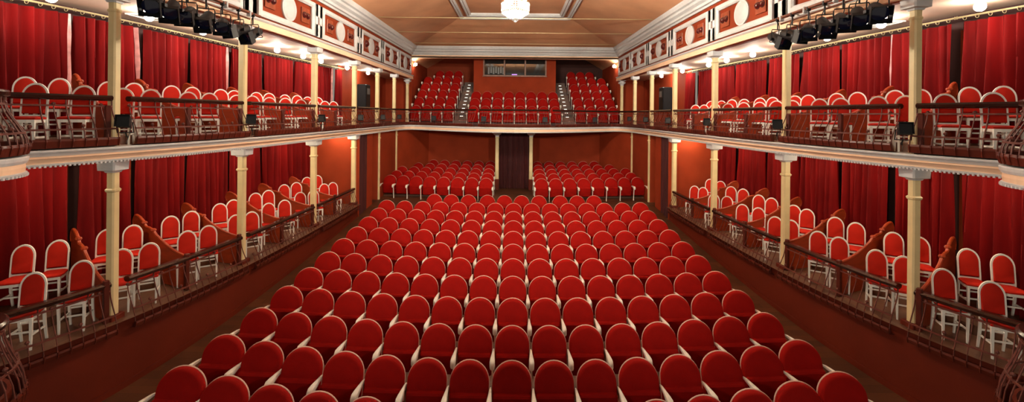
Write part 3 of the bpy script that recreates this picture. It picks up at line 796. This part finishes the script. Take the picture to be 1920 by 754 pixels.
# ------------------------------------------------------------------ curtains
def hanging(pathfn, a, b, z0, z1, s, m, name, label, amp=.11, nf=None, lining=None, group=None):
    n = max(24, int((b - a) * 60)); ph = random.uniform(0, 6); rows = []
    nf = nf or (b - a) / .165
    zs = [z0 + (z1 - z0) * k / 6 for k in range(7)]
    wob = [random.uniform(.6, 1.35) for _ in range(int(nf) + 3)]
    c = None
    for z in zs:
        row = []
        g = (z - z0) / (z1 - z0)
        for i in range(n + 1):
            t = i / n; d = a + (b - a) * t
            # gathers are tighter at the heading, looser at the hem
            k = t * nf + .35 * math.sin(t * 9 + ph) * (1 - g)
            f = math.sin(2 * PI * k + ph) * .8 + .35 * math.sin(2 * PI * k * .5 + ph * 2)
            A = amp * (.55 + .6 * (1 - g)) * wob[int(t * nf)]
            x, y, nx, ny = pathfn(d)
            row.append((x + nx * (f * A + .02), y + ny * (f * A + .02), z))
        rows.append(row)
    base = Vector(rows[0][n // 2])
    t = thing(name, label, 'curtain', base, group=group)
    mb = MB(); mb.sheet([[tuple(Vector(p) - base) for p in r] for r in rows]); mb.obj('drape', m, t, True)
    if lining:
        e = lining; mb = MB()
        cols = [0, 1, 2] if e < 0 else [n - 2, n - 1, n]
        mb.sheet([[tuple(Vector(r[i]) - base + Vector((-s * (.02 + .01 * math.sin(k * 2.1 + i)), 0, 0))) for i in cols] for k, r in enumerate(rows)])
        mb.obj('lining_edge', M['lining'], t, True, 'shiny pale lining edge')
    return t
def wallfn(s): return lambda d: (s * XW(d), d, -s, 0)
UP = [(6.0, 7.52), (7.66, 8.70), (8.84, 9.92), (10.02, 11.25), (11.36, 12.58), (12.72, 13.98), (14.16, 15.25), (15.36, 16.35), (16.62, 17.25)]
LO = [(5.9, 7.50), (7.70, 8.62), (8.78, 9.88), (10.02, 11.22), (11.36, 12.56), (12.70, 13.95), (14.12, 15.28)]
for s in (1, -1):
    for i, (a, b) in enumerate(UP):
        hanging(wallfn(s), a, b, H - .42, H + 1.70, s, M['curtain'], 'curtain', f'red curtain on the brass rod behind the {SIDE[s]} gallery, {ORD[i + 1]} from the stage', lining=(1 if i % 3 != 2 else None))
    for i, (a, b) in enumerate(LO):
        hanging(wallfn(s), a, b, H - 3.11, H - .80, s, M['curtain'], 'curtain', f'red curtain behind the {SIDE[s]} lower boxes, {ORD[i + 1]} from the stage')
    for i, (a, b) in enumerate(((6.0, 7.57), (7.60, 9.95), (9.99, 12.63), (12.67, 15.3), (15.33, 17.3))):
        t = thing('curtain_rod', f'brass curtain rod with rings over the {SIDE[s]} gallery curtains, {ORD[i + 1]} from the stage', 'curtain rod', (s * (XW((a + b) / 2) - .06), (a + b) / 2, H + 1.79))
        o = Vector(t.location); n = 9
        pts = [Vector((s * (XW(a + (b - a) * k / n) - .06), a + (b - a) * k / n, H + 1.79)) - o for k in range(n + 1)]
        mb = MB(); mb.tube(pts, .017, 8)
        for p in (pts[0], pts[-1]): mb.lathe([(.001, -.03), (.03, 0), (.001, .03)], 8, tuple(p))
        mb.obj('rod', M['brass'], t, True)
        q = 0; d = a + .1
        while d < b - .05:
            mb = MB(); cx = Vector((s * (XW(d) - .06), d, H + 1.765)) - o
            mb.tube([cx + Vector((math.cos(2 * PI * k / 10), 0, math.sin(2 * PI * k / 10))) * .032 for k in range(10)], .005, 4, closed=True)
            mb.obj('ring', M['brass'], t); d += .17
    # side exit curtain and
    hanging(lambda d, s=s: (s * 5.66, d, -s, 0), 15.42, 16.28, fl(16) - .02, H - .76, s, M['darkcurtain'], 'exit_curtain', f'dark red curtain across the {SIDE[s]} side exit past the boxes', amp=.05, nf=6)
hanging(lambda d: (d, 20.45, 0, -1), -.74, .74, fl(20) + .02, H - .82, 1, M['darkcurtain'], 'door_curtain', 'dark red curtain closing the centre passage between two cream columns', amp=.045, nf=11)

# ------------------------------------------------------------------ lamps
def globe(label, loc, r=.075, m=None, group=None, name='ceiling_lamp'):
    t = thing(name, label, 'lamp', loc, group=group)
    mb = MB(); mb.lathe([(r * 1.25, 0), (r * 1.25, -.012), (r * .7, -.03), (r * .6, -.05)], 16); mb.obj('ceiling_rose', M['stucco'], t, True)
    mb = MB(); mb.lathe([(r * math.sin(PI * k / 8) + (0.0005 if k in (0, 8) else 0), -.045 - r + r * math.cos(PI * k / 8)) for k in range(9)][::-1], 12)
    mb.obj('bulb', m or M['bulb'], t, True, 'glowing white bulb')
    return t
LAMPS = [(7.35, 6.75), (6.95, 8.1), (6.95, 9.5), (6.85, 10.8), (6.80, 12.2), (6.7, 13.5), (6.68, 14.7), (6.6, 16.8), (6.5, 18.9)]
for s in (1, -1):
    for i, (x, y) in enumerate(LAMPS):
        globe(f'glowing bulb under the {SIDE[s]} gallery ceiling, {ORD[i + 1]} from the stage', (s * x, y, H + 1.90))
    for i, (lx, y) in enumerate(((.85, 6.6), (.85, 8.3), (.85, 9.9), (.85, 11.6), (.85, 13.2), (.5, 14.9))):
        globe(f'glowing bulb under the soffit of the {SIDE[s]} lower boxes, {ORD[i + 1]} from the stage', (s * (XC(y) + lx), y, H - .66), .045, M['lowbulb'], name='box_lamp')
    t = thing('wall_lamp', f'twin-bulb wall lamp glowing beside the {SIDE[s]} end of the gallery beam', 'lamp', (s * 5.72, 24.0, H + 2.72))
    mb = MB(); mb.box((-s * .02, 0, 0), (.04, .12, .16), bev=.01)
    for dy in (-.12, .12): mb.tube(smoothpath([(-s * .03, 0, 0), (-s * .10, dy * .6, -.05), (-s * .14, dy, .0)], 4), .010, 6)
    mb.obj('bracket', M['brass'], t, True)
    for dy in (-.12, .12):
        mb = MB(); mb.lathe([(.001, 0), (.04, .02), (.062, .07), (.05, .12), (.001, .15)], 12, (-s * .14, dy, -.01)); mb.obj('bulb', M['wallbulb'], t, True)
# side lamps that light the far ends of the rear stalls
# chandelier
CH = (0, 11.0, H + 2.40)
t = thing('chandelier', 'glittering crystal chandelier hanging from the middle of the ceiling', 'chandelier', CH)
mb = MB()
mb.tube([(0, 0, .62), (0, 0, 2.10)], .014, 8)
for R, z in ((.36, .47), (.36, .23), (.10, .66)):
    mb.tube([(R * math.cos(2 * PI * k / 32), R * math.sin(2 * PI * k / 32), z) for k in range(32)], .012, 6, closed=True)
for k in range(8):
    a = 2 * PI * k / 8
    mb.tube(smoothpath([(.02 * math.cos(a), .02 * math.sin(a), .62), (.18 * math.cos(a), .18 * math.sin(a), .50), (.36 * math.cos(a), .36 * math.sin(a), .47)], 4), .008, 5)
mb.lathe([(.001, 2.05), (.05, 2.06), (.09, 2.14), (.10, 2.15)], 16)
mb.obj('frame', M['brass'], t, True)
mb = MB()
def bead(p, r): mb.lathe([(.0005, -r), (r * .8, -r * .4), (r * .8, r * .4), (.0005, r)], 6, p)
prof = [(.355, .46), (.356, .40), (.356, .34), (.356, .28), (.345, .225), (.30, .19), (.246, .158), (.18, .11), (.12, .07), (.073, .04), (.02, .01)]
for k in range(36):
    a = 2 * PI * k / 36
    for (R0, z0), (R1, z1) in zip(prof, prof[1:]):
        for f in (0, .5): bead(((R0 + (R1 - R0) * f) * math.cos(a), (R0 + (R1 - R0) * f) * math.sin(a), z0 + (z1 - z0) * f), .018)
for R0, z0 in prof[:-1]: mb.tube([(R0 * math.cos(2 * PI * k / 36), R0 * math.sin(2 * PI * k / 36), z0) for k in range(36)], .006, 4, closed=True)
bead((0, 0, 0.0), .035)
mb.obj('crystal_basket', M['crystal'], t)
for k in range(8):
    a = 2 * PI * (k + .5) / 8
    mb = MB(); mb.lathe([(.0005, 0), (.022, .02), (.03, .05), (.02, .09), (.0005, .12)], 8, (.27 * math.cos(a), .27 * math.sin(a), .50)); mb.obj('bulb', M['chbulb'], t, True)
for k in range(4):
    a = 2 * PI * k / 4
    mb = MB(); mb.lathe([(.0005, 0), (.022, .02), (.03, .05), (.02, .09), (.0005, .12)], 8, (.10 * math.cos(a), .10 * math.sin(a), .20)); mb.obj('bulb', M['chbulb'], t, True)

# ------------------------------------------------------------------ stage spotlights on bars
SPOT = [(5.10, 0.45), (6.36, .55), (6.70, .35), (7.03, .20), (7.45, .35), (7.86, .40), (8.32, .05), (8.78, -.10)]
for s in (1, -1):
    W = SIDE[s]; X = 5.4; zb = H + 2.02
    t = thing('lighting_bar', f'rusty brown pipe bar carrying spotlights before the {W} frieze', 'lighting bar', (s * X, 7.4, zb))
    mb = MB(); mb.tube([(0, -3.0, 0), (0, 1.62, 0)], .030, 10); mb.tube([(s * .05, -3.0, -.11), (s * .05, 1.35, -.11)], .018, 8); mb.obj('pipe', M['pipe'], t, True)
    for y in (-2.2, -1.2, -.2, .55, 1.25):
        mb = MB(); mb.box((0, y, -.02), (.085, .04, .12), bev=.01); bar((0, y, .0), (s * (XC(7.4 + y) - .1 - X), y, .10), .025, .025, mb); mb.obj('clamp', M['stucco'], t)
    for i, (d, sw) in enumerate(SPOT[1:]):
        c = Vector((s * X, d, H + 1.60))
        t = thing('stage_spotlight', f'black stage spotlight on the {W} bar, {ORD[7 - i]} from the outer end', 'spotlight', c)
        aim = Vector((-s * (.25 + sw * .9) if i % 3 else -s * sw, -1.0, -.55 - .2 * (i % 2))).normalized()
        if i == 5: aim = Vector((s * .25, -1, -.35)).normalized()
        zax = -aim; q = zax.to_track_quat('Z', 'Y').to_matrix().to_4x4()
        big = 1.0
        mb = MB(); R = .112 * big
        mb.lathe([(.03, .25), (R * .55, .24), (R * .78, .20), (R * .85, .04), (R * .95, .0), (R * .98, -.12), (R, -.13), (R, -.14)], 14, mtx=q)
        mb.obj('housing', M['black'], t, True)
        mb = MB(); sq = lambda h, z: [q @ Vector((a * h, b * h, z)) for a, b in ((-1, -1), (1, -1), (1, 1), (-1, 1))]
        mb.loops([sq(R * .90, -.10), sq(R * 1.06, -.14), sq(R * 1.14, -.27), sq(R * 1.08, -.27), sq(R * .96, -.15)], False, False); mb.obj('colour_frame', M['black'], t)
        mb = MB(); mb.lathe([(R * .97, -.150), (R * .6, -.158), (.0005, -.162)], 14, mtx=q); mb.obj('lens', M['lens'], t, True)
        mb = MB(); sx = q.to_3x3() @ Vector((1, 0, 0)); sx = Vector((sx.x, sx.y, 0)).normalized() * (R + .018); top = Vector((0, 0, .30))
        mb.tube([sx * 1.0, sx + Vector((0, 0, .16)), sx * .9 + Vector((0, 0, .20)), -sx * .9 + Vector((0, 0, .20)), -sx + Vector((0, 0, .16)), -sx], .010, 5)
        for k in (-1, 1): mb.box(tuple(sx * k * 1.02), (.05, .05, .05))
        mb.tube([(0, 0, .20), (0, 0, .40)], .014, 6); mb.box((0, 0, .40), (.07, .05, .08), bev=.01)
        mb.obj('yoke', M['black'], t)
        mb = MB(); back = q @ Vector((0, 0, .19))
        pts = smoothpath([tuple(back), tuple(back * 1.3 + Vector((.02, .05, -.13))), (s * .05, .12, .0), (s * .07, .06 + .1 * (i % 2), .22), (s * .03, .02, .34)], 6)
        mb.tube(pts, .008, 5); mb.obj('cable', M['black'], t)

# small black floodlights at the gallery rail
def flood(label, loc, rz, tilt, sz=.21):
    t = thing('rail_floodlight', label, 'floodlight', loc, rz)
    q = Matrix.Rotation(tilt, 4, 'X')
    mb = MB(); r = lambda h, w, y: [q @ Vector((a * w, y, b * h)) for a, b in ((-1, -1), (1, -1), (1, 1), (-1, 1))]
    mb.loops([r(.05, .05, .14), r(sz * .42, sz * .40, .10), r(sz * .5, sz * .48, -.06), r(sz * .55, sz * .52, -.10), r(sz * .48, sz * .46, -.10), r(sz * .44, sz * .42, -.07)], True, True); mb.obj('housing', M['black'], t)
    mb = MB(); mb.tube([q @ Vector((-sz * .58, .02, 0)), q @ Vector((-sz * .58, .12, -.14)), q @ Vector((sz * .58, .12, -.14)), q @ Vector((sz * .58, .02, 0))], .009, 5); mb.tube([q @ Vector((0, .12, -.14)), (0, .16, -.24)], .012, 5); mb.obj('bracket', M['black'], t)
    mb = MB(); mb.tube(smoothpath([tuple(q @ Vector((0, .14, 0))), (.03, .2, -.05), (.02, .18, -.2), (.0, .1, -.34)], 5), .006, 4); mb.obj('cable', M['black'], t)
for s in (1, -1):
    for i, d in enumerate(COLS[:6]):
        sz = .17 if i == 0 else .18
        flood(f'small black floodlight on the gallery rail by the {ORD[i + 1]} {SIDE[s]} column from the stage', (s * (XC(d) - .27), d - .12, H - .17), s * -.5, -.25 * (1 if s > 0 else 1), sz)
for x, y, lb in ((-3.72, 19.75, 'before the left bank'), (-1.3, 18.15, 'before the left half of middle bank'), (1.3, 18.15, 'before the right half of middle bank'), (3.72, 19.75, 'before the right bank')):
    flood(f'small black floodlight on the rear gallery rail {lb}', (x, y, H - .20), 0, 0, .20)
# ceiling vents, loudspeakers
for s in (1, -1):
    t = thing('ceiling_vent', f'white air vent in the soffit of the {SIDE[s]} gallery by the first column', 'vent', (s * 7.25, 8.55, H + 1.895))
    mb = MB(); 
    for dx in (-.29, .29): mb.box((dx, 0, -.012), (.03, .6, .024))
    for dy in (-.29, .29): mb.box((0, dy, -.012), (.6, .03, .024))
    mb.obj('frame', M['vent'], t)
    mb = MB()
    for k in range(9): mb.box((0, -.24 + .06 * k, -.012), (.56, .035, .006))
    mb.obj('slats', M['vent'], t)
    t = thing('loudspeaker', f'tall black loudspeaker on the wall past the {SIDE[s]} gallery curtains', 'loudspeaker', (s * 6.72, 19.0, H + .75))
    mb = MB(); mb.box((0, 0, 0), (.42, .55, 1.05), bev=.03); mb.obj('cabinet', M['black'], t)
    mb = MB(); mb.box((-s * .215, 0, .22), (.02, .30, .26)); mb.obj('grey_plate', M['grey'], t)
    mb = MB(); mb.box((s * .24, 0, .1), (.12, .1, .2)); mb.obj('bracket', M['black'], t)

# two unseen spots added behind the viewpoint to brighten the back of the house
for s in (1, -1):
    L = bpy.data.lights.new('rear_fill_spot', 'SPOT'); L.energy = 3300; L.color = (1.0, 0.88, 0.72); L.spot_size = math.radians(44); L.spot_blend = 0.9; L.shadow_soft_size = 0.12
    o = bpy.data.objects.new('rear_fill_spot', L); COL.objects.link(o); o.location = (s * 3.6, -3.0, H + 1.6)
    o.rotation_euler = (Vector((-s * .5, 21, H - 2.5)) - o.location).to_track_quat('-Z', 'Y').to_euler()
for s in (1, -1):               # two more unseen spots, added to brighten the fascia and boxes opposite
    L = bpy.data.lights.new('box_fill_spot', 'SPOT'); L.energy = 900; L.color = (1.0, 0.90, 0.76); L.spot_size = math.radians(62); L.spot_blend = 1.0; L.shadow_soft_size = 0.15
    o = bpy.data.objects.new('box_fill_spot', L); COL.objects.link(o); o.location = (s * 2.6, -2.0, H + .5)
    o.rotation_euler = (Vector((-s * 6.6, 8.2, H - .9)) - o.location).to_track_quat('-Z', 'Y').to_euler()
# ------------------------------------------------------------------ camera, world, render look
cam = bpy.data.cameras.new('camera'); co = bpy.data.objects.new('camera', cam); COL.objects.link(co)
co.location = (0, 0, H)
ROLL = 0.0095
co.rotation_euler = (Matrix.Rotation(PI / 2, 4, 'X') @ Matrix.Rotation(ROLL, 4, 'Z')).to_euler()
cam.sensor_width = 36; cam.lens = 800 / 1920 * 36
cam.shift_x = -4.5 / 1920; cam.shift_y = -162 / 1920
cam.clip_end = 100
S.camera = co
w = bpy.data.worlds.new('world'); S.world = w; w.use_nodes = True
w.node_tree.nodes['Background'].inputs['Color'].default_value = (1.0, 0.86, 0.70, 1)
w.node_tree.nodes['Background'].inputs['Strength'].default_value = 0.24
S.view_settings.view_transform = 'Standard'; S.view_settings.look = 'None'; S.view_settings.gamma = 1
S.view_settings.use_curve_mapping = False
S.view_settings.exposure = 0.2
try:
    S.cycles.use_denoising = True; S.cycles.denoiser = 'OPENIMAGEDENOISE'
    S.cycles.max_bounces = 6; S.cycles.diffuse_bounces = 4; S.cycles.caustics_reflective = False; S.cycles.caustics_refractive = False
    S.cycles.sample_clamp_indirect = 6
except Exception:
    pass
